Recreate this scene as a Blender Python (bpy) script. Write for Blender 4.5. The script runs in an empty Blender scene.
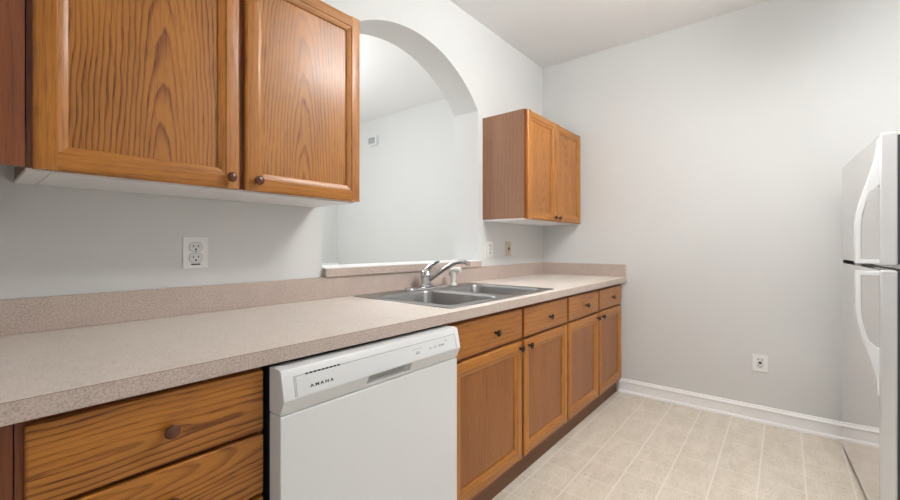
import bpy, bmesh, math, random
from mathutils import Vector, Matrix
random.seed(4)
PI = math.pi
scene = bpy.context.scene
COL = scene.collection

# ------------------------------------------------------------------ camera
cam_d = bpy.data.cameras.new('camera')
cam = bpy.data.objects.new('camera', cam_d)
COL.objects.link(cam)
cam.location = (0.0, -1.6909, 1.1653)
cam.rotation_euler = (math.radians(90), 0, math.radians(39.464 - 90))
cam_d.sensor_width = 36.0
cam_d.lens = 36.0 * 405.99 / 900.0
cam_d.shift_y = -4.42 / 900.0
cam_d.clip_start = 0.02
scene.camera = cam

# ------------------------------------------------------------------ world, lights, exposure
world = bpy.data.worlds.new('world')
scene.world = world
world.use_nodes = True
bg = world.node_tree.nodes['Background']
bg.inputs['Color'].default_value = (0.96, 0.98, 1.0, 1)
bg.inputs['Strength'].default_value = 0.55

def area(name, loc, target, sx, sy, power, color=(1, 1, 1)):
    d = bpy.data.lights.new(name, 'AREA')
    d.shape = 'RECTANGLE'; d.size = sx; d.size_y = sy; d.energy = power; d.color = color
    o = bpy.data.objects.new(name, d); COL.objects.link(o)
    o.location = loc
    o.rotation_euler = (Vector(target) - Vector(loc)).to_track_quat('-Z', 'Y').to_euler()
    return o
area('fill_behind_camera', (-2.3, -2.0, 1.5), (1.5, -1.0, 1.2), 2.2, 2.2, 8, (1.0, 0.99, 0.97))  # unseen area light, added as soft fill from behind the camera
pl_ = bpy.data.lights.new('fill_far_room', 'POINT'); pl_.energy = 50; pl_.shadow_soft_size = 0.2; pl_.color = (0.98, 0.99, 1.0)  # point light added out of view to brighten the room beyond the arch
po = bpy.data.objects.new('fill_far_room', pl_); COL.objects.link(po); po.location = (1.40, 1.6, 2.15)

vs = scene.view_settings
scene.display_settings.display_device = 'sRGB'
vs.view_transform = 'Standard'; vs.look = 'None'; vs.gamma = 1.0; vs.use_curve_mapping = False
vs.exposure = 0.2

# ------------------------------------------------------------------ materials
def srgb(r, g, b):
    f = lambda c: (c/255/12.92) if c/255 <= 0.04045 else ((c/255+0.055)/1.055)**2.4
    return (f(r), f(g), f(b), 1)

class NT:
    def __init__(s, name):
        s.m = bpy.data.materials.new(name); s.m.use_nodes = True
        s.t = s.m.node_tree; s.b = s.t.nodes['Principled BSDF']
    def n(s, typ, **kw):
        x = s.t.nodes.new(typ)
        for k, v in kw.items(): setattr(x, k, v)
        return x
    def l(s, a, b): s.t.links.new(a, b)
    def put(s, sock, v):
        if hasattr(v, 'is_output') or isinstance(v, bpy.types.NodeSocket): s.l(v, sock)
        else: sock.default_value = v
    def math(s, op, a, b=None, c=None, clamp=False):
        x = s.n('ShaderNodeMath', operation=op); x.use_clamp = clamp
        s.put(x.inputs[0], a)
        if b is not None: s.put(x.inputs[1], b)
        if c is not None: s.put(x.inputs[2], c)
        return x.outputs[0]
    def comb(s, a, b, c):
        x = s.n('ShaderNodeCombineXYZ')
        s.put(x.inputs[0], a); s.put(x.inputs[1], b); s.put(x.inputs[2], c)
        return x.outputs[0]
    def noise(s, vec, scale, detail=2.0, rough=0.5):
        x = s.n('ShaderNodeTexNoise'); s.put(x.inputs['Vector'], vec)
        x.inputs['Scale'].default_value = scale; x.inputs['Detail'].default_value = detail
        x.inputs['Roughness'].default_value = rough
        return x.outputs['Fac']
    def mix(s, f, a, b, blend='MIX'):
        x = s.n('ShaderNodeMix', data_type='RGBA', blend_type=blend)
        s.put(x.inputs[0], f); s.put(x.inputs[6], a); s.put(x.inputs[7], b)
        return x.outputs[2]
    def smooth(s, v, lo, hi):
        x = s.n('ShaderNodeMapRange', interpolation_type='SMOOTHSTEP')
        s.put(x.inputs[0], v); x.inputs[1].default_value = lo; x.inputs[2].default_value = hi
        return x.outputs[0]
    def bump(s, h, strength, dist):
        x = s.n('ShaderNodeBump'); x.inputs['Strength'].default_value = strength
        x.inputs['Distance'].default_value = dist
        s.l(h, x.inputs['Height']); s.l(x.outputs[0], s.b.inputs['Normal'])
    def objco(s): return s.n('ShaderNodeTexCoord').outputs['Object']

def plain(name, col, rough=0.5, metal=0.0, spec=0.5, grain=0.0, gscale=300, coat=0.0):
    k = NT(name)
    k.b.inputs['Base Color'].default_value = col
    k.b.inputs['Roughness'].default_value = rough
    k.b.inputs['Metallic'].default_value = metal
    k.b.inputs['Specular IOR Level'].default_value = spec
    if coat:
        k.b.inputs['Coat Weight'].default_value = coat; k.b.inputs['Coat IOR'].default_value = 2.0; k.b.inputs['Coat Roughness'].default_value = 0.02
    if grain:
        k.bump(k.noise(k.objco(), gscale, 2), grain, 0.001)
    return k.m

def wall_mat(name, col, bump=0.12):
    k = NT(name); co = k.objco()
    n1 = k.noise(co, 90, 3, 0.55)
    n2 = k.noise(co, 1.5, 2)
    c = k.mix(n2, col, tuple(x*0.97 for x in col[:3]) + (1,))
    k.l(c, k.b.inputs['Base Color'])
    k.b.inputs['Roughness'].default_value = 0.75
    k.b.inputs['Specular IOR Level'].default_value = 0.3
    k.bump(n1, bump, 0.004)
    return k.m

def oak(name, along, light, dark, freq=62, amp=0.75, cath=0.11, rough=0.45, a0=0.0):
    k = NT(name); co = k.objco()
    sep = k.n('ShaderNodeSeparateXYZ'); k.l(co, sep.inputs[0])
    X, Y, Z = sep.outputs
    rnd = k.n('ShaderNodeObjectInfo').outputs['Random']
    if along == 'z': a = k.math('ADD', X, k.math('MULTIPLY', Y, 0.7)); l = Z
    else: a = k.math('ADD', Z, k.math('MULTIPLY', Y, 0.7)); l = X
    off = k.math('MULTIPLY', rnd, 37.0)
    wob = k.noise(k.comb(a, k.math('MULTIPLY', l, 0.28), off), 5.0, 2)
    wob2 = k.noise(k.comb(a, k.math('MULTIPLY', l, 0.2), off), 26.0, 2)
    ac = k.math('ADD', k.math('SUBTRACT', a, a0), k.math('MULTIPLY', k.math('SUBTRACT', rnd, 0.5), 0.10))
    ll = k.math('ADD', l, k.math('MULTIPLY', k.math('SUBTRACT', k.math('FRACT', k.math('MULTIPLY', rnd, 7.3)), 0.2), 0.9))
    r2 = k.math('ADD', k.math('MULTIPLY', ac, ac), k.math('POWER', k.math('MULTIPLY', ll, cath), 2.0))
    r = k.math('SQRT', r2)
    r = k.math('ADD', r, k.math('MULTIPLY', wob, 0.055))
    r = k.math('ADD', r, k.math('MULTIPLY', wob2, 0.016))
    ph = k.math('FRACT', k.math('MULTIPLY', r, freq))
    ring = k.math('MULTIPLY', k.smooth(ph, 0.42, 0.88), k.math('SUBTRACT', 1.0, k.smooth(ph, 0.9, 1.0)))
    pores = k.noise(k.comb(k.math('MULTIPLY', a, 1.0), k.math('MULTIPLY', l, 0.035), off), 420.0, 2, 0.6)
    pore = k.smooth(pores, 0.50, 0.68)
    pores2 = k.noise(k.comb(a, k.math('MULTIPLY', l, 0.025), off), 110.0, 3, 0.6)
    broad = k.noise(k.comb(a, k.math('MULTIPLY', l, 0.2), off), 9.0, 2)
    base = k.mix(k.smooth(broad, 0.3, 0.7), light, tuple(light[i]*0.8 + dark[i]*0.2 for i in range(3)) + (1,))
    f = k.math('MULTIPLY', ring, k.math('MULTIPLY_ADD', pore, 0.25, 0.7))
    f = k.math('MULTIPLY', f, k.math('MULTIPLY', k.math('MULTIPLY_ADD', k.smooth(broad, 0.25, 0.65), 0.7, 0.3), amp))
    f = k.math('ADD', f, k.math('MULTIPLY', pore, 0.34))
    f = k.math('ADD', f, k.math('MULTIPLY', k.smooth(pores2, 0.5, 0.75), 0.22), clamp=True)
    c = k.mix(f, base, dark)
    k.l(c, k.b.inputs['Base Color'])
    k.b.inputs['Roughness'].default_value = rough
    k.b.inputs['Specular IOR Level'].default_value = 0.3
    k.b.inputs['Coat Weight'].default_value = 0.38
    k.b.inputs['Coat Roughness'].default_value = 0.22
    k.bump(pores, 0.15, 0.0006)
    return k.m

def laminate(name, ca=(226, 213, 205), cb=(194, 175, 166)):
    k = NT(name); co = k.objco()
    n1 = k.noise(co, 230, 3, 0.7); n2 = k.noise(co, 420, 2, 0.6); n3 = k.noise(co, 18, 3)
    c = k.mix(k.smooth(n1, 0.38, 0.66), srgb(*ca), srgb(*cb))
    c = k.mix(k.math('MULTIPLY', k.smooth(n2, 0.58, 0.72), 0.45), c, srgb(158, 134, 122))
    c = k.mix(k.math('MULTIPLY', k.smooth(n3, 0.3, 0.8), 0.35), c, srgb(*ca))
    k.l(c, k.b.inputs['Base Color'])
    k.b.inputs['Roughness'].default_value = 0.38
    return k.m

def vinyl_floor(name):
    k = NT(name); co = k.objco()
    sep = k.n('ShaderNodeSeparateXYZ'); k.l(co, sep.inputs[0]); X, Y, Z = sep.outputs
    T = 0.1785
    def line(v, o, w):
        u = k.math('FRACT', k.math('DIVIDE', k.math('ADD', v, o), T))
        d = k.math('ABSOLUTE', k.math('SUBTRACT', u, 0.5))
        return k.math('SUBTRACT', 1.0, k.smooth(d, w*0.4, w*1.2))
    ly = line(Y, 0.700 + T*20.5, 0.026)
    lx = line(X, -2.012 + T*20.5, 0.024)
    brk = k.noise(co, 7, 2)
    lx = k.math('MULTIPLY', lx, k.math('MULTIPLY_ADD', brk, 0.6, 0.5))
    st = k.comb(X, k.math('MULTIPLY', Y, 2.6), 0.0)
    m1 = k.noise(st, 6, 5, 0.65); m2 = k.noise(st, 40, 4, 0.7); m3 = k.noise(co, 1.7, 2)
    c = k.mix(k.smooth(m1, 0.3, 0.7), srgb(226, 217, 203), srgb(212, 201, 185))
    c = k.mix(k.math('MULTIPLY', k.smooth(m2, 0.48, 0.7), 0.4), c, srgb(186, 170, 150))
    sp = k.noise(k.comb(X, k.math('MULTIPLY', Y, 1.9), 3.0), 50, 3, 0.6)
    c = k.mix(k.math('MULTIPLY', k.smooth(sp, 0.635, 0.70), 0.7), c, srgb(98, 82, 66))
    g = k.math('MAXIMUM', k.math('MULTIPLY', ly, 0.75), k.math('MULTIPLY', lx, 0.75))
    c = k.mix(g, c, srgb(236, 230, 220))
    k.l(c, k.b.inputs['Base Color'])
    k.b.inputs['Roughness'].default_value = 0.42
    k.bump(m2, 0.08, 0.002)
    return k.m

def steel(name):
    k = NT(name); co = k.objco()
    n = k.noise(k.comb(k.math('MULTIPLY', k.n('ShaderNodeSeparateXYZ').outputs[0], 1.0), 0.0, 0.0), 10)
    mp = k.n('ShaderNodeMapping'); k.l(co, mp.inputs[0]); mp.inputs['Scale'].default_value = (2, 200, 200)
    n = k.noise(mp.outputs[0], 3, 3)
    k.b.inputs['Base Color'].default_value = (0.36, 0.36, 0.36, 1)
    k.b.inputs['Metallic'].default_value = 1.0
    k.l(k.math('MULTIPLY_ADD', n, 0.14, 0.27), k.b.inputs['Roughness'])
    return k.m

def emit(name, col, s):
    k = NT(name)
    k.b.inputs['Base Color'].default_value = col
    k.b.inputs['Emission Color'].default_value = col
    k.b.inputs['Emission Strength'].default_value = s
    return k.m

LT, DK = srgb(180, 116, 42), srgb(98, 50, 12)
M = dict(
    wall=wall_mat('grey_wall_paint', srgb(221, 222, 221)),
    ceil=wall_mat('ceiling_paint', srgb(243, 243, 242), 0.2),
    trim=plain('white_trim_paint', srgb(246, 246, 246), 0.35, grain=0.05, gscale=60),
    floor=vinyl_floor('vinyl_tile'),
    lam=laminate('speckled_laminate', (238, 228, 219), (214, 200, 190)),
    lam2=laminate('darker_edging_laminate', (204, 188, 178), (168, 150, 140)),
    oak_v=oak('oak_grain_upright', 'z', LT, DK, freq=88, amp=1.0),
    oak_rail=oak('oak_grain_lengthways', 'x', LT, DK, freq=55, amp=0.45, cath=0.03),
    oak_stile=oak('oak_grain_stile', 'z', LT, DK, freq=55, amp=0.35, cath=0.03),
    oak_h=oak('oak_grain_drawer', 'x', LT, DK, freq=85, amp=1.15, cath=0.08),
    oak_plain=oak('oak_veneer_plain', 'z', srgb(152, 94, 42), srgb(98, 54, 20), freq=60, amp=0.35, cath=0.05),
    oak_h_plain=oak('oak_drawer_plain', 'x', srgb(170, 108, 44), srgb(104, 58, 20), freq=48, amp=0.5, cath=0.06),
    side=oak('reddish_side_laminate', 'z', srgb(152, 111, 84), srgb(116, 79, 58), freq=45, amp=0.3, cath=0.0, rough=0.45),
    filler=oak('reddish_oak_filler', 'z', srgb(136, 76, 42), srgb(90, 46, 24), freq=45, amp=0.5, cath=0.03, rough=0.4),
    toe=plain('dark_toe_kick', srgb(108, 72, 46), 0.6, grain=0.1),
    white=plain('white_melamine', srgb(236, 236, 236), 0.45, grain=0.03),
    seam=plain('dark_joint', srgb(138, 116, 104), 0.8, grain=0.03),
    dwhite=plain('white_enamel', srgb(227, 229, 230), 0.28, grain=0.03, gscale=120),
    fridge=plain('white_fridge_enamel', srgb(204, 204, 204), 0.02, spec=0.9, coat=1.0),
    plastic=plain('white_plastic', srgb(240, 240, 238), 0.3, grain=0.02),
    beige=plain('beige_plastic', srgb(205, 192, 170), 0.4, grain=0.02),
    grey=plain('grey_marking', srgb(150, 152, 155), 0.5, grain=0.02),
    lgrey=plain('light_grey_plastic', srgb(178, 178, 176), 0.4, grain=0.02),
    slot=plain('black_slot', srgb(22, 20, 20), 0.7, grain=0.02),
    ink=plain('dark_lettering', srgb(50, 50, 54), 0.5, grain=0.02),
    gasket=plain('grey_gasket', srgb(70, 70, 70), 0.7, grain=0.05),
    bronze=plain('brown_wood_knob', srgb(92, 48, 28), 0.13, grain=0.04, spec=0.6),
    knobd=plain('dark_bronze_knob', srgb(62, 44, 34), 0.25, metal=0.5, grain=0.04),
    chrome=plain('polished_chrome', (0.58, 0.59, 0.61, 1), 0.06, 1.0, grain=0.01),
    steel=steel('brushed_steel'),
    drain=plain('drain_steel', (0.35, 0.35, 0.35, 1), 0.3, 1.0, grain=0.1),
    lamp=emit('lamp_diffuser', (1.0, 0.99, 0.975, 1), 37.5),
)

# ------------------------------------------------------------------ helpers
def tag(o, label=None, cat=None, group=None, kind=None):
    for k_, v in (('label', label), ('category', cat), ('group', group), ('kind', kind)):
        if v: o[k_] = v
    return o
def thing(name, label, cat, loc=(0, 0, 0), rz=0, group=None):
    o = bpy.data.objects.new(name, None); COL.objects.link(o)
    o.empty_display_size = 0.1
    o.location = loc; o.rotation_euler = (0, 0, rz)
    return tag(o, label, cat, group)
def link(name, bm, mat, parent=None, smooth=False, bevel=0, seg=2, center=True, label=None, offset=(0, 0, 0), angle=35):
    """bm is in parent-local coordinates minus offset (the parent's own offset)."""
    bmesh.ops.recalc_face_normals(bm, faces=bm.faces)
    me = bpy.data.meshes.new(name)
    c = Vector((0, 0, 0))
    if center:
        lo = Vector([min(v.co[i] for v in bm.verts) for i in range(3)])
        hi = Vector([max(v.co[i] for v in bm.verts) for i in range(3)])
        c = (lo + hi) / 2
        bmesh.ops.translate(bm, verts=bm.verts, vec=-c)
    bm.to_mesh(me); bm.free()
    mats = mat if isinstance(mat, (list, tuple)) else [mat]
    for m in mats: me.materials.append(m)
    o = bpy.data.objects.new(name, me); COL.objects.link(o)
    o.location = c
    if parent is not None:
        o.parent = parent
        # parent may itself be a centred part: subtract its centre
        o.location = c - Vector(parent.get('_c', (0, 0, 0)))
    o['_c'] = tuple(c)
    if smooth:
        for p in me.polygons: p.use_smooth = True
        me.set_sharp_from_angle(angle=math.radians(angle))
    if bevel:
        b = o.modifiers.new('bevel', 'BEVEL'); b.width = bevel; b.segments = seg
        b.limit_method = 'ANGLE'; b.angle_limit = math.radians(40)
        for p in me.polygons: p.use_smooth = True
        me.set_sharp_from_angle(angle=math.radians(35))
        b.harden_normals = True
    if label: o['label'] = label
    return o
def box(bm, x0, x1, y0, y1, z0, z1, mi=0):
    vs_ = [bm.verts.new((x, y, z)) for z in (z0, z1) for y in (y0, y1) for x in (x0, x1)]
    fs = []
    for q in ((0, 2, 3, 1), (4, 5, 7, 6), (0, 1, 5, 4), (2, 6, 7, 3), (0, 4, 6, 2), (1, 3, 7, 5)):
        f = bm.faces.new([vs_[i] for i in q]); f.material_index = mi; fs.append(f)
    return fs
def B(*boxes):
    bm = bmesh.new()
    for b in boxes: box(bm, *b)
    return bm
def prism(pts, axis, a0, a1, bm=None):
    """extrude a closed 2D outline; axis 'x': pts=(y,z), 'y': pts=(x,z), 'z': pts=(x,y)"""
    bm = bm or bmesh.new()
    def mk(p, a):
        return {'x': (a, p[0], p[1]), 'y': (p[0], a, p[1]), 'z': (p[0], p[1], a)}[axis]
    A = [bm.verts.new(mk(p, a0)) for p in pts]; Bv = [bm.verts.new(mk(p, a1)) for p in pts]
    n = len(pts)
    bm.faces.new(A); bm.faces.new(Bv)
    for i in range(n): bm.faces.new((A[i], A[(i+1) % n], Bv[(i+1) % n], Bv[i]))
    return bm
def lathe(profile, center, axis=(0, 0, 1), n=24, bm=None):
    bm = bm or bmesh.new()
    q = Vector((0, 0, 1)).rotation_difference(Vector(axis))
    rings = []
    for r, h in profile:
        rings.append([bm.verts.new(Vector(center) + q @ Vector((max(r, 1e-5)*math.cos(2*PI*i/n), max(r, 1e-5)*math.sin(2*PI*i/n), h))) for i in range(n)])
    for a, b in zip(rings[:-1], rings[1:]):
        for i in range(n): bm.faces.new((a[i], a[(i+1) % n], b[(i+1) % n], b[i]))
    bm.faces.new(rings[0]); bm.faces.new(rings[-1])
    return bm
def tube(path, radii, n=14, bm=None, flat=1.0):
    bm = bm or bmesh.new()
    P = [Vector(p) for p in path]
    if not isinstance(radii, (list, tuple)): radii = [radii]*len(P)
    rings = []; up = Vector((0.13, 0.2, 1)).normalized()
    for i, p in enumerate(P):
        t = (P[min(i+1, len(P)-1)] - P[max(i-1, 0)]).normalized()
        s = t.cross(up).normalized(); u = s.cross(t).normalized()
        rings.append([bm.verts.new(p + radii[i]*(s*math.cos(2*PI*j/n) + u*flat*math.sin(2*PI*j/n))) for j in range(n)])
    for a, b in zip(rings[:-1], rings[1:]):
        for i in range(n): bm.faces.new((a[i], a[(i+1) % n], b[(i+1) % n], b[i]))
    bm.faces.new(rings[0]); bm.faces.new(rings[-1])
    return bm
def spline(pts, n=8):
    P = [Vector(p) for p in pts]; P = [2*P[0]-P[1]] + P + [2*P[-1]-P[-2]]
    out = []
    for i in range(1, len(P)-2):
        for k_ in range(n):
            t = k_/n
            out.append(0.5*((2*P[i]) + (-P[i-1]+P[i+1])*t + (2*P[i-1]-5*P[i]+4*P[i+1]-P[i+2])*t*t + (-P[i-1]+3*P[i]-3*P[i+1]+P[i+2])*t**3))
    out.append(P[-2]); return out
def loop_fill(bm, loops):
    es = []
    for L in loops:
        for i in range(len(L)): 
            e = bm.edges.get((L[i], L[(i+1) % len(L)])) or bm.edges.new((L[i], L[(i+1) % len(L)]))
            es.append(e)
    bmesh.ops.triangle_fill(bm, use_beauty=True, use_dissolve=False, edges=es)
def plate_with_holes(outer, holes, axis, a0, a1):
    """a slab with see-through holes"""
    bm = bmesh.new()
    def mk(p, a): return {'y': (p[0], a, p[1]), 'z': (p[0], p[1], a)}[axis]
    sides = []
    for a in (a0, a1):
        Ls = [[bm.verts.new(mk(p, a)) for p in L] for L in [outer] + holes]
        loop_fill(bm, Ls); sides.append(Ls)
    for La, Lb in zip(*sides):
        n = len(La)
        for i in range(n): bm.faces.new((La[i], La[(i+1) % n], Lb[(i+1) % n], Lb[i]))
    return bm
def rrect(x0, x1, y0, y1, r, n=6):
    pts = []
    for cx, cy, a in ((x1-r, y1-r, 0), (x0+r, y1-r, 90), (x0+r, y0+r, 180), (x1-r, y0+r, 270)):
        for i in range(n+1):
            t = math.radians(a + 90*i/n); pts.append((cx + r*math.cos(t), cy + r*math.sin(t)))
    return pts
def structure(name, bm, mat, **kw):
    o = link(name, bm, mat, center=False, **kw); o['kind'] = 'structure'; return o

# ------------------------------------------------------------------ room shell
XB, ZC, YR, YF, WT = 3.3794, 2.7706, -2.86, 3.12, 0.217
XL, XO = -0.70, -2.6
structure('floor', B((XO, XB+0.1, YR-0.1, YF+0.1, -0.08, 0.0)), M['floor'])
structure('ceiling', B((XO, XB+0.1, YR-0.1, YF+0.1, ZC, ZC+0.08)), M['ceil'])
# counter wall with the arched pass-through
ax0, ax1, azs, azt, sill = 1.100, 2.369, 2.130, 2.437, 1.060
w_, h_ = (ax1-ax0)/2, azt-azs
R_ = (w_*w_ + h_*h_)/(2*h_); cz_ = azt-R_; cxm = (ax0+ax1)/2
t0 = math.asin(w_/R_)
sill = 1.0560
arch = [(ax0, sill), (ax1, sill)] + [(cxm + R_*math.sin(t0 - 2*t0*i/48), cz_ + R_*math.cos(t0 - 2*t0*i/48)) for i in range(49)]
structure('wall_left', plate_with_holes([(XL-0.1, 0), (XB, 0), (XB, ZC), (XL-0.1, ZC)], [arch], 'y', 0.0, WT), M['wall'])
structure('wall_back', B((XB, XB+0.1, YR-0.1, YF+0.1, 0, ZC)), M['wall'])
structure('wall_right', B((XO, XB, YR-0.1, YR, 0, ZC)), M['wall'])
structure('wall_near', B((XL-0.1, XL, -1.0, 0.0, 0, ZC)), M['wall'])
structure('wall_far', B((XL, XB, YF, YF+0.1, 0, ZC)), M['wall'])
bbp = [(0, 0), (-0.026, 0), (-0.0255, 0.008), (-0.022, 0.015), (-0.0125, 0.019), (-0.0115, 0.0195), (-0.0115, 0.076), (-0.0165, 0.080), (-0.0175, 0.086), (-0.014, 0.092), (-0.008, 0.098), (-0.007, 0.104), (0, 0.108)]
def baseboard(name, y0, y1):
    bm = bmesh.new()
    A = [bm.verts.new((XB + p[0], y0, p[1])) for p in bbp]; Bv = [bm.verts.new((XB + p[0], y1, p[1])) for p in bbp]
    bm.faces.new(A); bm.faces.new(Bv)
    for i in range(len(bbp)): bm.faces.new((A[i], A[(i+1) % len(bbp)], Bv[(i+1) % len(bbp)], Bv[i]))
    structure(name, bm, M['trim'])
baseboard('baseboard_back', YR, -0.667)
baseboard('baseboard_far', WT, YF)
structure('trim_1', B((XL, XB-0.001, YF-0.03, YF, 0.875, 0.925)), M['trim'], bevel=0.006)

# ------------------------------------------------------------------ ceiling lamp (lights the kitchen)
L = thing('ceiling_light', 'white hanging ceiling light with a glowing oval diffuser above the floor', 'ceiling light', (1.95, -1.72, ZC))
link('canopy', lathe([(0.075, -0.022), (0.08, -0.012), (0.08, -0.0005)], (0, 0, 0), n=28), M['trim'], L, smooth=True)
for s in (-1, 1): link('stem', lathe([(0.008, -0.19), (0.008, -0.001)], (s*0.05, 0, 0), n=12), M['chrome'], L, smooth=True)
link('diffuser', prism([(0.13*math.cos(2*PI*i/32), -0.24 + 0.085*math.sin(2*PI*i/32)) for i in range(32)], 'x', -0.36, 0.36), M['lamp'], L, smooth=True)
for s in (-1, 1): link('end_cap', prism([(0.138*math.cos(2*PI*i/32), -0.24 + 0.092*math.sin(2*PI*i/32)) for i in range(32)], 'x', s*0.36, s*0.375), M['trim'], L, smooth=True)

# ------------------------------------------------------------------ cabinet parts
def knob_mesh(r, mat):
    prof = [(r*0.42, 0), (r*0.40, r*0.35), (r*0.36, r*0.65), (r*0.62, r*0.85), (r*0.95, r*1.05), (r*1.0, r*1.22), (r*0.9, r*1.45), (r*0.6, r*1.62), (r*0.2, r*1.70), (0, r*1.71)]
    return prof
def add_knob(parent, x, y, z, r, mat, label=None):
    return link('knob', lathe(knob_mesh(r, mat), (x, y, z), (0, -1, 0), 20), mat, parent, smooth=True, label=label)
def frame_member(pts_outer_inner, y_face, y_back):
    """mitred-look frame piece from 4 front corners: [(x,z)...] outer a,b inner c,d"""
    return prism(pts_outer_inner, 'y', y_face, y_back)
def cabinet_door(parent, x0, x1, z0, z1, yf, knob=None, kr=0.016, kmat=None, panel=None, st=0.040, bv=0.022, th=0.02):
    """raised frame with sloped inner moulding around a flat recessed panel; front at y=yf"""
    yb = yf + th
    bm = B((x0+st+bv*0.5, x1-st-bv*0.5, yf+0.0135, yb-0.002, z0+st+bv*0.5, z1-st-bv*0.5))
    d = link('door', bm, panel or M['oak_v'], parent)
    def stile(xa, xb, sgn):
        # cross-section in x: outer edge eased, inner edge moulded ; sgn=+1 inner side toward +x
        xo, xi = (xa, xb) if sgn > 0 else (xb, xa)
        s = sgn
        pr = [(xo, yb), (xo, yf+0.005), (xo+s*0.004, yf+0.0008), (xo+s*0.007, yf), (xi, yf), (xi+s*0.003, yf+0.0035), (xi+s*0.008, yf+0.0045), (xi+s*0.014, yf+0.006), (xi+s*bv, yf+0.0095), (xi+s*bv, yb)]
        return pr
    for xa, xb, s in ((x0, x0+st, 1), (x1-st, x1, -1)):
        link('stile', prism(stile(xa, xb, s), 'z', z0, z1), M['oak_stile'], d, smooth=True)
    for za, zb, s in ((z0, z0+st, 1), (z1-st, z1, -1)):
        pr = [(p[1], p[0]) for p in stile(za, zb, s)]
        # rails run between the stiles, moulding mitred at the ends
        bmr = bmesh.new()
        zi = zb if s > 0 else za
        A, Bv = [], []
        for (y, z) in pr:
            ex = min(max((z - zi)*s, 0), bv)
            A.append(bmr.verts.new((x0+st+ex, y, z))); Bv.append(bmr.verts.new((x1-st-ex, y, z)))
        bmr.faces.new(A); bmr.faces.new(Bv)
        for i in range(len(pr)): bmr.faces.new((A[i], A[(i+1) % len(pr)], Bv[(i+1) % len(pr)], Bv[i]))
        link('rail', bmr, M['oak_rail'], d, smooth=True)
    if knob: add_knob(d, knob[0], yf, knob[1], kr, kmat)
    return d
def drawer_front(parent, x0, x1, z0, z1, yf, knob=None, kr=0.013, kmat=None, th=0.02, name='drawer', face=None):
    bm = B((x0, x1, yf, yf+th, z0, z1))
    d = link(name, bm, face or M['oak_h'], parent, bevel=0.005, seg=3)
    if knob: add_knob(d, knob[0], yf, knob[1], kr, kmat)
    return d

# wall cabinet, large, above the counter
c = thing('wall_cabinet', 'large two-door oak wall cabinet above the long counter, left of the arch', 'cabinet', group='oak wall cabinets')
link('carcass', B((0.104, 1.060, -0.300, -0.0008, 1.352, 2.104)), M['side'], c)
link('face_frame', B((0.104, 0.150, -0.313, -0.300, 1.350, 2.104), (0.560, 0.620, -0.313, -0.300, 1.350, 2.104), (1.02, 1.060, -0.313, -0.300, 1.350, 2.104),
     (0.150, 0.560, -0.313, -0.300, 1.350, 1.385), (0.620, 1.02, -0.313, -0.300, 1.350, 1.385), (0.150, 0.560, -0.313, -0.300, 2.06, 2.104), (0.620, 1.02, -0.313, -0.300, 2.06, 2.104)), M['filler'], c)
bp = link('bottom_panel', B((0.148, 1.060, -0.300, -0.0015, 1.343, 1.3515), (0.104, 0.146, -0.300, -0.0015, 1.343, 1.3515)), M['white'], c, label='white underside panel')
cabinet_door(c, 0.113, 0.581, 1.347, 2.098, -0.334, (0.550, 1.381), 0.0155, M['bronze'])
cabinet_door(c, 0.600, 1.063, 1.347, 2.098, -0.334, (0.636, 1.381), 0.0155, M['bronze'])

# corner wall cabinet to its left: only its end strip shows
c = thing('corner_wall_cabinet', 'reddish oak corner wall cabinet at the left edge, beside the large wall cabinet', 'cabinet')
link('face_panel', B((XL+0.002, 0.1005, -0.325, -0.303, 1.350, 2.104)), M['filler'], c)
link('carcass', B((XL+0.002, 0.1005, -0.303, -0.0008, 1.46, 2.104)), M['side'], c)

# small wall cabinet by the back wall
c = thing('wall_cabinet', 'small two-door oak wall cabinet in the corner right of the arch', 'cabinet', group='oak wall cabinets')
link('carcass', B((2.4255, XB-0.002, -0.338, -0.0008, 1.352, 2.088)), M['side'], c, label='reddish wood-print side panels')
link('face_frame', B((2.428, XB-0.003, -0.342, -0.338, 1.350, 2.088)), M['filler'], c)
link('bottom_panel', B((2.428, XB-0.003, -0.338, -0.0015, 1.3425, 1.3515)), M['white'], c, label='white underside panel')
cabinet_door(c, 2.443, 2.872, 1.347, 2.086, -0.3625, (2.845, 1.376), 0.0145, M['knobd'])
cabinet_door(c, 2.884, 3.352, 1.347, 2.086, -0.3625, (2.925, 1.376), 0.0145, M['knobd'])

# base cabinets
YD = -0.705           # door face
YK = YD + 0.021       # face-frame front
def base_carcass(c, x0, x1, frames):
    link('carcass', B((x0, x1, YK+0.02, -0.002, 0.10, 0.55 if x0 > 1.0 and x0 < 2.0 else 0.874)), M['side'], c)
    link('face_frame', B(*frames), M['filler'], c)
    link('toe_kick', B((x0, x1, -0.655, -0.63, 0.001, 0.10)), M['toe'], c, label='dark recessed toe kick')
# sink base
c = thing('base_cabinet', 'oak sink base cabinet under the sink, next to the dishwasher', 'cabinet', group='oak base cabinets')
x0, x1 = 1.195, 2.296
fy = (YK, YK+0.0195)
fr = [(x0, x0+0.045, *fy, 0.10, 0.874), (1.725, 1.80, *fy, 0.10, 0.874), (x1-0.04, x1, *fy, 0.10, 0.874)]
for a, b in ((x0+0.045, 1.725), (1.80, x1-0.04)):
    for z0, z1 in ((0.10, 0.15), (0.66, 0.74), (0.83, 0.874)): fr.append((a, b, *fy, z0, z1))
base_carcass(c, x0, x1, fr)
drawer_front(c, 1.212, 1.753, 0.715, 0.857, YD, (1.514, 0.780), 0.0155, M['knobd'], face=M['oak_h_plain'], name='false_drawer_front')
drawer_front(c, 1.774, 2.287, 0.715, 0.857, YD, (2.049, 0.781), 0.0155, M['knobd'], face=M['oak_h_plain'], name='false_drawer_front')
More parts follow.
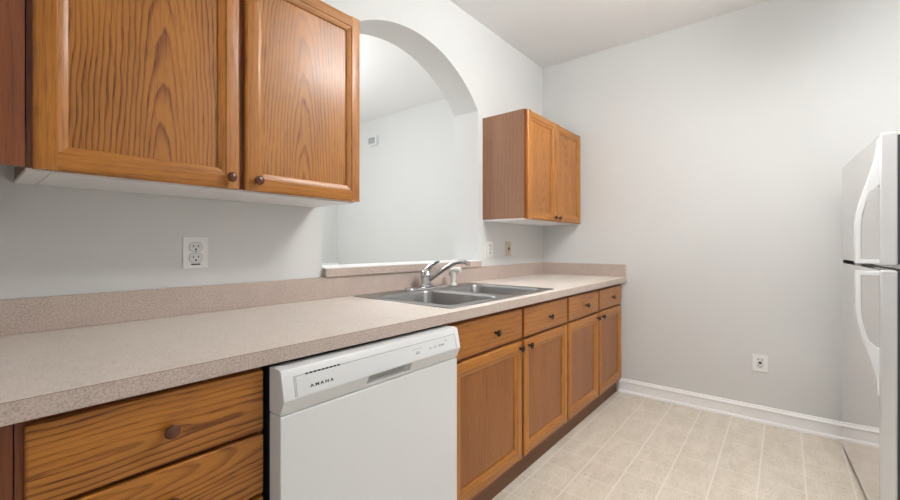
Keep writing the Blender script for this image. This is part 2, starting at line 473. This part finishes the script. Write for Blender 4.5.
cabinet_door(c, 1.212, 1.753, 0.128, 0.700, YD, (1.728, 0.668), 0.0155, M['knobd'], M['oak_plain'])
cabinet_door(c, 1.774, 2.287, 0.128, 0.700, YD, (1.818, 0.668), 0.0155, M['knobd'], M['oak_plain'])
# far base
c = thing('base_cabinet', 'oak base cabinet with two drawers and two doors against the back wall', 'cabinet', group='oak base cabinets')
x0, x1 = 2.298, XB-0.024
fr = [(x0, x0+0.03, *fy, 0.10, 0.874), (2.79, 2.85, *fy, 0.10, 0.874), (x1-0.06, x1, *fy, 0.10, 0.874)]
for a, b in ((x0+0.03, 2.79), (2.85, x1-0.06)):
    for z0, z1 in ((0.10, 0.15), (0.66, 0.74), (0.83, 0.874)): fr.append((a, b, *fy, z0, z1))
base_carcass(c, x0, x1, fr)
drawer_front(c, 2.308, 2.806, 0.715, 0.857, YD, (2.576, 0.782), 0.0155, M['knobd'], face=M['oak_h_plain'])
drawer_front(c, 2.830, 3.320, 0.715, 0.857, YD, (3.087, 0.786), 0.0155, M['knobd'], face=M['oak_h_plain'])
cabinet_door(c, 2.308, 2.806, 0.128, 0.700, YD, (2.782, 0.670), 0.0155, M['knobd'], M['oak_plain'])
cabinet_door(c, 2.830, 3.320, 0.128, 0.700, YD, (2.872, 0.670), 0.0155, M['knobd'], M['oak_plain'])
# left drawer base
c = thing('base_cabinet', 'oak drawer base cabinet left of the dishwasher, with stacked wide drawers', 'cabinet', group='oak base cabinets')
x0, x1 = 0.062, 0.484
fr = [(x0, x0+0.025, *fy, 0.10, 0.874), (x1-0.025, x1, *fy, 0.10, 0.874)]
for z0, z1 in ((0.10, 0.14), (0.35, 0.40), (0.53, 0.57), (0.68, 0.73), (0.83, 0.874)): fr.append((x0+0.025, x1-0.025, *fy, z0, z1))
base_carcass(c, x0, x1, fr)
for z0, z1 in ((0.713, 0.860), (0.560, 0.704), (0.345, 0.551), (0.128, 0.336)):
    drawer_front(c, 0.073, 0.479, z0, z1, YD, (0.281, (z0+z1)/2 if z1 < 0.8 else 0.783), 0.0148, M['bronze'])
# corner base
c = thing('corner_base_cabinet', 'dark reddish corner base cabinet at the left edge of the photo, under the counter', 'cabinet')
link('carcass', B((XL+0.002, 0.060, YK+0.02, -0.002, 0.10, 0.874)), M['side'], c)
link('face_panel', B((XL+0.002, 0.060, YK, YK+0.0195, 0.10, 0.874)), M['filler'], c)
link('toe_kick', B((XL+0.002, 0.060, -0.655, -0.63, 0.001, 0.10)), M['toe'], c)

# ------------------------------------------------------------------ worktop
w = thing('countertop', 'long speckled beige laminate countertop with a low backsplash', 'countertop')
cut = rrect(1.272, 2.148, -0.655, -0.062, 0.03, 3)
link('worktop', plate_with_holes([(XL+0.002, -0.7253), (XB-0.002, -0.7253), (XB-0.002, -0.002), (XL+0.002, -0.002)], [cut], 'z', 0.876, 0.914), M['lam'], w)
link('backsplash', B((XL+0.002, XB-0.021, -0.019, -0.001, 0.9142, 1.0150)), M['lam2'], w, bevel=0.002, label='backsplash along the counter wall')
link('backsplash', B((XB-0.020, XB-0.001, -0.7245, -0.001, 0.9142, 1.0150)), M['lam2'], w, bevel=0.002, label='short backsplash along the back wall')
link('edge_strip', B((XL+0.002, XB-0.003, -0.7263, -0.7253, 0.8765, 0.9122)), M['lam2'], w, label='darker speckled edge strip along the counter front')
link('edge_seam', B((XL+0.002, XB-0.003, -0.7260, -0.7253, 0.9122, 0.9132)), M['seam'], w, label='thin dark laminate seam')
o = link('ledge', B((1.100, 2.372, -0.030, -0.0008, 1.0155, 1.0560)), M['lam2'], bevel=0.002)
structure('trim_2', B((ax0+0.0005, ax1-0.0005, -0.0285, WT+0.005, 1.0562, 1.0600)), M['trim'])
tag(o, 'speckled laminate ledge strip along the sill of the arched opening', 'ledge')

# ------------------------------------------------------------------ sink
s = thing('sink', 'stainless steel double-bowl kitchen sink set into the counter', 'sink', (0, 0, 0))
zr = 0.918
bowls = [(1.292, 1.682, -0.628, -0.150), (1.738, 2.128, -0.628, -0.150)]
bm = bmesh.new()
outer = rrect(1.240, 2.188, -0.676, -0.040, 0.022, 5)
def lp(pts, z): return [bm.verts.new((p[0], p[1], z)) for p in pts]
o_top = lp([(1.714 + (p[0]-1.714)*0.994, -0.358 + (p[1]+0.358)*0.988) for p in outer], zr)
o_bot = lp(outer, 0.9143)
holes = [lp(rrect(*b, 0.05, 7), zr) for b in bowls]
loop_fill(bm, [o_top] + holes)
n = len(o_top)
for i in range(n): bm.faces.new((o_top[i], o_top[(i+1) % n], o_bot[(i+1) % n], o_bot[i]))
rim = link('rim', bm, M['steel'], s, smooth=True)
for b in bowls:
    bm = bmesh.new(); prev = None
    for ins, z, r in ((0, zr, 0.05), (0.004, zr-0.003, 0.05), (0.007, zr-0.012, 0.05), (0.016, zr-0.12, 0.055), (0.022, zr-0.155, 0.06), (0.04, zr-0.172, 0.06), (0.07, zr-0.178, 0.05), (0.14, zr-0.181, 0.03)):
        L_ = lp(rrect(b[0]+ins, b[1]-ins, b[2]+ins, b[3]-ins, r, 7), z)
        if prev:
            for i in range(len(L_)): bm.faces.new((prev[i], prev[(i+1) % len(L_)], L_[(i+1) % len(L_)], L_[i]))
        prev = L_
    bm.faces.new(prev)
    bw = link('bowl', bm, M['steel'], s, smooth=True, angle=60)
    cx, cy = (b[0]+b[1])/2, (b[2]+b[3])/2
    link('drain', lathe([(0.052, 0), (0.052, 0.003), (0.045, 0.004), (0.040, 0.001), (0.012, 0.001), (0.010, 0.010), (0.0, 0.011)], (cx, cy, zr-0.1808), n=28), M['drain'], bw, smooth=True)

# ------------------------------------------------------------------ faucet
f = thing('faucet', 'chrome single-lever kitchen faucet behind the sink bowls', 'faucet', (1.722, -0.095, zr))
bm = bmesh.new(); prev = None
for ins, z in ((0, 0.0005), (0.001, 0.007), (0.006, 0.012), (0.014, 0.015)):
    L_ = [bm.verts.new((p[0], p[1], z)) for p in rrect(-0.165+ins, 0.165-ins, -0.034+ins, 0.034-ins, 0.033-ins, 8)]
    if prev:
        for i in range(len(L_)): bm.faces.new((prev[i], prev[(i+1) % len(L_)], L_[(i+1) % len(L_)], L_[i]))
    else: bm.faces.new(L_)
    prev = L_
bm.faces.new(prev)
link('base_plate', bm, M['chrome'], f, smooth=True, angle=50)
link('body', lathe([(0.038, 0.014), (0.037, 0.022), (0.032, 0.026), (0.031, 0.070), (0.0335, 0.073), (0.0335, 0.080), (0.031, 0.083), (0.029, 0.092), (0.024, 0.103), (0.014, 0.110), (0, 0.112)], (0, 0, 0), n=28), M['chrome'], f, smooth=True)
link('lever', tube(spline([(0.0, 0.004, 0.090), (0.007, -0.010, 0.116), (0.014, -0.035, 0.136), (0.018, -0.062, 0.153), (0.020, -0.080, 0.158)], 6), [0.020]*6 + [0.0165]*6 + [0.0135]*6 + [0.012]*6 + [0.009], bm=None, flat=0.7), M['chrome'], f, smooth=True)
sp = spline([(0, -0.018, 0.048), (0.005, -0.075, 0.082), (0.010, -0.135, 0.120), (0.014, -0.190, 0.148), (0.017, -0.240, 0.160), (0.019, -0.275, 0.157), (0.020, -0.286, 0.151)], 6)
link('spout', tube(sp, [0.0125 - 0.002*i/len(sp) for i in range(len(sp))], n=16), M['chrome'], f, smooth=True, angle=60)
link('aerator', lathe([(0.010, 0), (0.0125, 0.002), (0.0125, 0.014), (0.009, 0.016)], (0.020, -0.285, 0.140), n=18), M['chrome'], f, smooth=True)
# side sprayer
g = thing('side_sprayer', 'white plastic side sprayer standing on the sink deck beside the faucet', 'sprayer', (1.968, -0.098, zr))
link('collar', lathe([(0.023, 0.0005), (0.023, 0.006), (0.017, 0.012), (0.015, 0.016), (0, 0.016)], (0, 0, 0), n=20), M['plastic'], g, smooth=True)
link('handle', lathe([(0.012, 0.016), (0.013, 0.030), (0.0145, 0.055), (0.0135, 0.075), (0.012, 0.087), (0, 0.089)], (0, 0, 0), n=20), M['plastic'], g, smooth=True)
link('spray_head', tube([(-0.004, 0.022, 0.085), (0, 0.006, 0.094), (0.006, -0.018, 0.098), (0.012, -0.040, 0.096), (0.014, -0.048, 0.094)], [0.009, 0.014, 0.016, 0.018, 0.015], n=18), M['plastic'], g, smooth=True)
link('trigger', tube([(-0.004, 0.024, 0.090), (-0.006, 0.028, 0.074), (-0.006, 0.025, 0.056)], [0.005, 0.006, 0.004], n=10), M['lgrey'], g, smooth=True, label='grey thumb lever')

# ------------------------------------------------------------------ dishwasher
d = thing('dishwasher', 'white built-in dishwasher between the drawer base and the sink base', 'dishwasher', (0, 0, 0))
dx0, dx1 = 0.494, 1.176
link('tub', B((dx0+0.008, 1.190, -0.70, -0.03, 0.10, 0.858)), M['gasket'], d)
door = link('door', B((dx0, dx1, -0.757, -0.702, 0.125, 0.7515)), M['dwhite'], d, bevel=0.003)
link('kick_plate', B((dx0+0.003, dx1-0.003, -0.68, -0.66, 0.001, 0.118)), M['dwhite'], d)
# top control console: profile with a pocket handle in its lower slope
A0 = (-0.702, 0.8640); A1 = (-0.745, 0.8640); A2 = (-0.7545, 0.8625); A3 = (-0.7585, 0.8580); P1 = (-0.7725, 0.792); P2 = (-0.7545, 0.7535); P3 = (-0.702, 0.7535)
prof = [A0, A1, A2, A3, P1, P2, P3]
px0, px1 = 0.752, 0.928
def onslope(t): return (P1[0] + (P2[0]-P1[0])*t, P1[1] + (P2[1]-P1[1])*t)
q0, q1 = onslope(0.04), onslope(0.70)
bm = bmesh.new()
cols = {}
def V(x, p):
    key = (round(x, 5), round(p[0], 5), round(p[1], 5))
    if key not in cols: cols[key] = bm.verts.new((x, p[0], p[1]))
    return cols[key]
xs = [dx0, px0, px1, dx1]
full = [A0, A1, A2, A3, P1, q0, q1, P2, P3]
for i in range(3):
    xa, xb = xs[i], xs[i+1]
    for j in range(len(full)):
        p, q = full[j], full[(j+1) % len(full)]
        if i == 1 and j == 5: continue
        bm.faces.new((V(xa, p), V(xb, p), V(xb, q), V(xa, q)))
for x in (dx0, dx1): bm.faces.new([V(x, p) for p in full])
r0, r1 = (q0[0]+0.024, q0[1]+0.002), (q1[0]+0.016, q1[1]+0.002)
ia, ib = px0+0.006, px1-0.010
bm.faces.new((V(px0, q0), V(px1, q0), V(ib, r0), V(ia, r0)))
bm.faces.new((V(px0, q1), V(ia, r1), V(ib, r1), V(px1, q1)))
bm.faces.new((V(px0, q0), V(ia, r0), V(ia, r1), V(px0, q1)))
bm.faces.new((V(px1, q0), V(px1, q1), V(ib, r1), V(ib, r0)))
pocket = bm.faces.new((V(ia, r0), V(ib, r0), V(ib, r1), V(ia, r1)))
con = link('control_console', bm, M['dwhite'], d, bevel=0.0015)
link('pocket_lining', prism([(r0[0]-0.0012, r0[1]), (r1[0]-0.0012, r1[1]), (r1[0]-0.0003, r1[1]), (r0[0]-0.0003, r0[1])], 'x', ia+0.001, ib-0.001), M['lgrey'], con, label='grey recessed handle pocket')
# raised label plate on the sloped face; helper to sit flat marks on it
ny = Vector((0, P1[0]-A3[0], P1[1]-A3[1])).normalized()      # down the face
out = Vector((0, ny.z, -ny.y)); out = out if out.y < 0 else -out
def face_pt(z, lift): 
    t = (z - A3[1])/(P1[1]-A3[1]); return Vector((0, A3[0] + (P1[0]-A3[0])*t, z)) + out*lift
def facebox(bm, x0, x1, z0, z1, l0, l1):
    vs_ = []
    for l_ in (l0, l1):
        for z in (z0, z1):
            for x in (x0, x1):
                p = face_pt(z, l_); vs_.append(bm.verts.new((x, p.y, p.z)))
    for q in ((0, 2, 3, 1), (4, 5, 7, 6), (0, 1, 5, 4), (2, 6, 7, 3), (0, 4, 6, 2), (1, 3, 7, 5)): bm.faces.new([vs_[i] for i in q])
bm = bmesh.new(); facebox(bm, 0.529, 1.150, 0.7945, 0.8405, -0.001, 0.0014)
lp_ = link('label_plate', bm, M['dwhite'], con, bevel=0.0008)
bm = bmesh.new(); facebox(bm, 0.524, 1.155, 0.8418, 0.8440, -0.001, 0.0003); facebox(bm, 0.524, 0.5265, 0.7945, 0.8440, -0.001, 0.0003); facebox(bm, 1.1525, 1.155, 0.7945, 0.8440, -0.001, 0.0003)
link('groove', bm, M['lgrey'], con, label='thin grey groove around the label plate')
bm = bmesh.new()
for i in range(9): facebox(bm, 0.556 + i*0.0118, 0.5645 + i*0.0118, 0.8415, 0.8452, -0.001, 0.0008)
link('vent', bm, M['slot'], con, label='row of black vent slots')
bm = bmesh.new()
for x, z, w_i, h_i in ((0.936, 0.8275, 0.040, 0.0010), (0.935, 0.8245, 0.0012, 0.003), (0.975, 0.8245, 0.0012, 0.003), (0.945, 0.812, 0.008, 0.0035), (0.956, 0.812, 0.008, 0.0035), (0.948, 0.817, 0.014, 0.002),
                       (1.012, 0.816, 0.010, 0.002), (1.014, 0.8195, 0.005, 0.002), (1.034, 0.816, 0.006, 0.002), (1.043, 0.816, 0.006, 0.002), (1.034, 0.820, 0.006, 0.002), (1.043, 0.820, 0.005, 0.002),
                       (1.060, 0.816, 0.009, 0.006), (1.072, 0.816, 0.010, 0.006), (1.085, 0.817, 0.004, 0.005), (1.094, 0.831, 0.012, 0.0015), (1.097, 0.827, 0.006, 0.0015)):
    bm = bmesh.new(); facebox(bm, x, x+w_i, z, z+h_i, 0.0008, 0.0018)
    link('button_mark', bm, M['grey'], con)
cu = bpy.data.curves.new('lettering', 'FONT'); cu.body = 'AMANA'; cu.size = 0.0125; cu.space_character = 1.55; cu.extrude = 0.0003; cu.offset = 0.00035
tmp = bpy.data.objects.new('tmp', cu); COL.objects.link(tmp)
dg = bpy.context.evaluated_depsgraph_get(); me = bpy.data.meshes.new_from_object(tmp.evaluated_get(dg)); bpy.data.objects.remove(tmp)
bmt = bmesh.new(); bmt.from_mesh(me)
up = -ny
o3 = face_pt(0.8085, 0.0017)
for v in bmt.verts:
    a, b, e = v.co
    v.co = Vector((0.566 + a*1.16, 0, 0)) + Vector((0, o3.y, o3.z)) + up*b*0.85 + out*e
link('lettering', bmt, M['ink'], con, label='dark AMANA lettering')

# ------------------------------------------------------------------ wall plates
def plate_base(name, label, cat, cx, cz, w_, h_, mat, wall='y', group=None):
    if wall == 'y': t = thing(name, label, cat, (cx, 0, cz), 0, group)
    else: t = thing(name, label, cat, (XB, cx, cz), -PI/2, group)
    link('cover_plate', prism(rrect(-w_/2, w_/2, -h_/2, h_/2, 0.004, 3), 'y', -0.0055, -0.0004), mat, t, bevel=0.0015)
    return t
def pbox(t, name, mat, *bs, **kw):
    return link(name, B(*bs), mat, t, **kw)
t = plate_base('power_outlet', 'white duplex power outlet above the backsplash under the large wall cabinet', 'outlet', 0.5635, 1.139, 0.083, 0.115, M['plastic'], group='wall plates')
for cz in (0.021, -0.019):
    r_ = link('receptacle', prism(rrect(-0.021, 0.021, cz-0.0165, cz+0.0165, 0.0135, 6), 'y', -0.0075, -0.005), M['dwhite'], t, bevel=0.0006)
    link('slot', B((-0.0095, -0.0070, -0.0079, -0.0070, cz-0.001, cz+0.008)), M['slot'], r_)
    link('slot', B((0.0070, 0.0095, -0.0079, -0.0070, cz-0.001, cz+0.008)), M['slot'], r_)
    link('slot', lathe([(0.0034, 0), (0.0034, 0.0008)], (0, -0.0071, cz-0.009), (0, -1, 0), 12), M['slot'], r_)
    link('rim_line', plate_with_holes(rrect(-0.0222, 0.0222, cz-0.0177, cz+0.0177, 0.0145, 6), [rrect(-0.021, 0.021, cz-0.0165, cz+0.0165, 0.0135, 6)], 'y', -0.0060, -0.0055), M['grey'], r_)
link('screw', lathe([(0.0028, 0), (0.0026, 0.001), (0, 0.0014)], (0, -0.0055, 0.001), (0, -1, 0), 12), M['lgrey'], t)
link('label_strip', prism(rrect(-0.0155, 0.0155, -0.0455, -0.0405, 0.002, 3), 'y', -0.0062, -0.0054), M['ink'], t, label='small dark marking strip')
t = plate_base('wall_plate', 'white wall plate with two dark screws at the end of the sill ledge', 'wall plate', 2.513, 1.137, 0.088, 0.118, M['plastic'], group='wall plates')
for z in (0.030, -0.026): link('screw', lathe([(0.006, 0), (0.005, 0.002), (0, 0.0025)], (0.0, -0.0055, z), (0, -1, 0), 12), M['ink'], t)
pbox(t, 'insert', M['dwhite'], (-0.012, 0.012, -0.0075, -0.005, -0.018, 0.020), bevel=0.001)
pbox(t, 'slot', M['grey'], (-0.003, 0.003, -0.0082, -0.0070, 0.004, 0.008), (-0.003, 0.003, -0.0082, -0.0070, -0.010, -0.006))
t = plate_base('light_switch', 'beige toggle light switch right of the white wall plate under the small wall cabinet', 'light switch', 2.778, 1.140, 0.076, 0.117, M['beige'], group='wall plates')
pbox(t, 'toggle_slot', M['slot'], (-0.006, 0.006, -0.0062, -0.005, -0.016, 0.014))
pbox(t, 'toggle', plain('brown_toggle', srgb(96, 66, 44), 0.4, grain=0.02), (-0.004, 0.004, -0.016, -0.005, -0.004, 0.008), bevel=0.001)
for z in (0.031, -0.031): link('screw', lathe([(0.004, 0), (0.003, 0.0015), (0, 0.002)], (0.0, -0.0055, z), (0, -1, 0), 12), M['bronze'], t)
t = plate_base('power_outlet', 'white square outlet low on the back wall near the refrigerator', 'outlet', -1.568, 0.389, 0.084, 0.112, M['plastic'], 'x', group='wall plates')
pbox(t, 'insert', M['dwhite'], (-0.019, 0.019, -0.0075, -0.005, -0.036, 0.036), bevel=0.001)
link('jack', lathe([(0.0085, 0), (0.0085, 0.003), (0.004, 0.0032)], (0, -0.0073, 0.002), (0, -1, 0), 12), M['bronze'], t)
for x, z in ((-0.010, 0.024), (0.010, 0.022), (-0.010, -0.017), (0.010, -0.017), (0.0, -0.028)):
    link('slot', lathe([(0.0034, 0), (0.0034, 0.001)], (x, -0.0074, z), (0, -1, 0), 10), M['ink'], t)

# ------------------------------------------------------------------ door chime seen through the arch, on the far room's wall
t = thing('door_chime', 'small grey box chime high on the wall seen through the arch', 'door chime', (XB, 2.33, 2.49), -PI/2)
ch = link('housing', B((-0.075, 0.075, -0.05, -0.0005, -0.055, 0.055)), M['dwhite'], t, bevel=0.004)
link('grille', B(*[(-0.062 + i*0.014, -0.054 + i*0.014, -0.052, -0.049, -0.04, 0.04) for i in range(9)]), M['grey'], ch)

# ------------------------------------------------------------------ refrigerator
fr = thing('refrigerator', 'white top-freezer refrigerator at the right edge, standing slightly askew', 'refrigerator', (2.350, -1.987, 0), math.radians(2.7))
W, HT = 0.872, 1.617
link('body', B((0.004, W-0.004, -0.80, -0.062, 0.03, HT-0.006)), M['fridge'], fr, bevel=0.006)
link('gasket', B((0.012, W-0.012, -0.062, -0.050, 0.06, 1.062), (0.012, W-0.012, -0.062, -0.050, 1.092, HT-0.012)), M['gasket'], fr)
link('grille', B((0.01, W-0.01, -0.064, -0.05, 0.004, 0.028)), M['gasket'], fr, label='dark base grille')
for x in (0.05, W-0.05):
    for y in (-0.12, -0.74): link('foot', lathe([(0.02, 0.0), (0.02, 0.012), (0.008, 0.013), (0.008, 0.031)], (x, y, 0), n=14), M['gasket'], fr)
fd = link('freezer_door', B((0, W, -0.050, 0, 1.084, HT)), M['fridge'], fr, bevel=0.009, seg=4)
rd = link('fridge_door', B((0, W, -0.050, 0, 0.032, 1.068)), M['fridge'], fr, bevel=0.009, seg=4)
link('hinge', B((W-0.055, W-0.004, -0.045, -0.004, 1.0685, 1.0835)), M['gasket'], fr)
def fridge_handle(parent, zt, zb, zo1, zo2, flip):
    """blade running from the door's edge outward; zt = merged end, zb = proud end"""
    def sm(t): return t*t*(3-2*t)
    N = 24; outer = []; inner = []
    for i in range(N+1):
        t = i/N; z = zt + (zb-zt)*t
        y = 0.004 + 0.066*min(1, sm(min(1, t/0.72)))
        outer.append((y, z))
    s_ = 1 if zb < zt else -1
    x0, x1 = 0.008, 0.040
    hole = []
    for i in range(N+1):
        t = i/N; z = zo1 + (zo2-zo1)*t; tt = (z-zt)/(zb-zt)
        y = (0.004 + 0.066*sm(min(1, tt/0.72)) - 0.017)*min(1, (i+0.3)/2.5)
        hole.append((max(y, 0.002), z))
    outline = [(-0.002, zt)] + outer + [(-0.002, zb), (-0.002, zo2)] + hole[::-1] + [(-0.002, zo1)]
    bm = prism(outline, 'x', x0, x1)
    h = link('handle', bm, M['dwhite'], parent, bevel=0.004, seg=3)
    bm = bmesh.new()
    for i in range(12):
        z = zo1 + (zo2-zo1)*(0.22 + 0.72*i/11); tt = (z-zt)/(zb-zt)
        y = 0.004 + 0.066*min(1, sm(min(1, tt/0.72))) - 0.017
        box(bm, x0+0.006, x1-0.006, y-0.0045, y+0.001, z-0.005, z+0.005)
    link('grip_ribs', bm, M['lgrey'], h, bevel=0.002)
fridge_handle(fd, 1.600, 1.092, 1.410, 1.108, 1)
fridge_handle(rd, 0.560, 1.062, 0.750, 1.045, -1)

for o in list(bpy.data.objects):
    if '_c' in o: del o['_c']
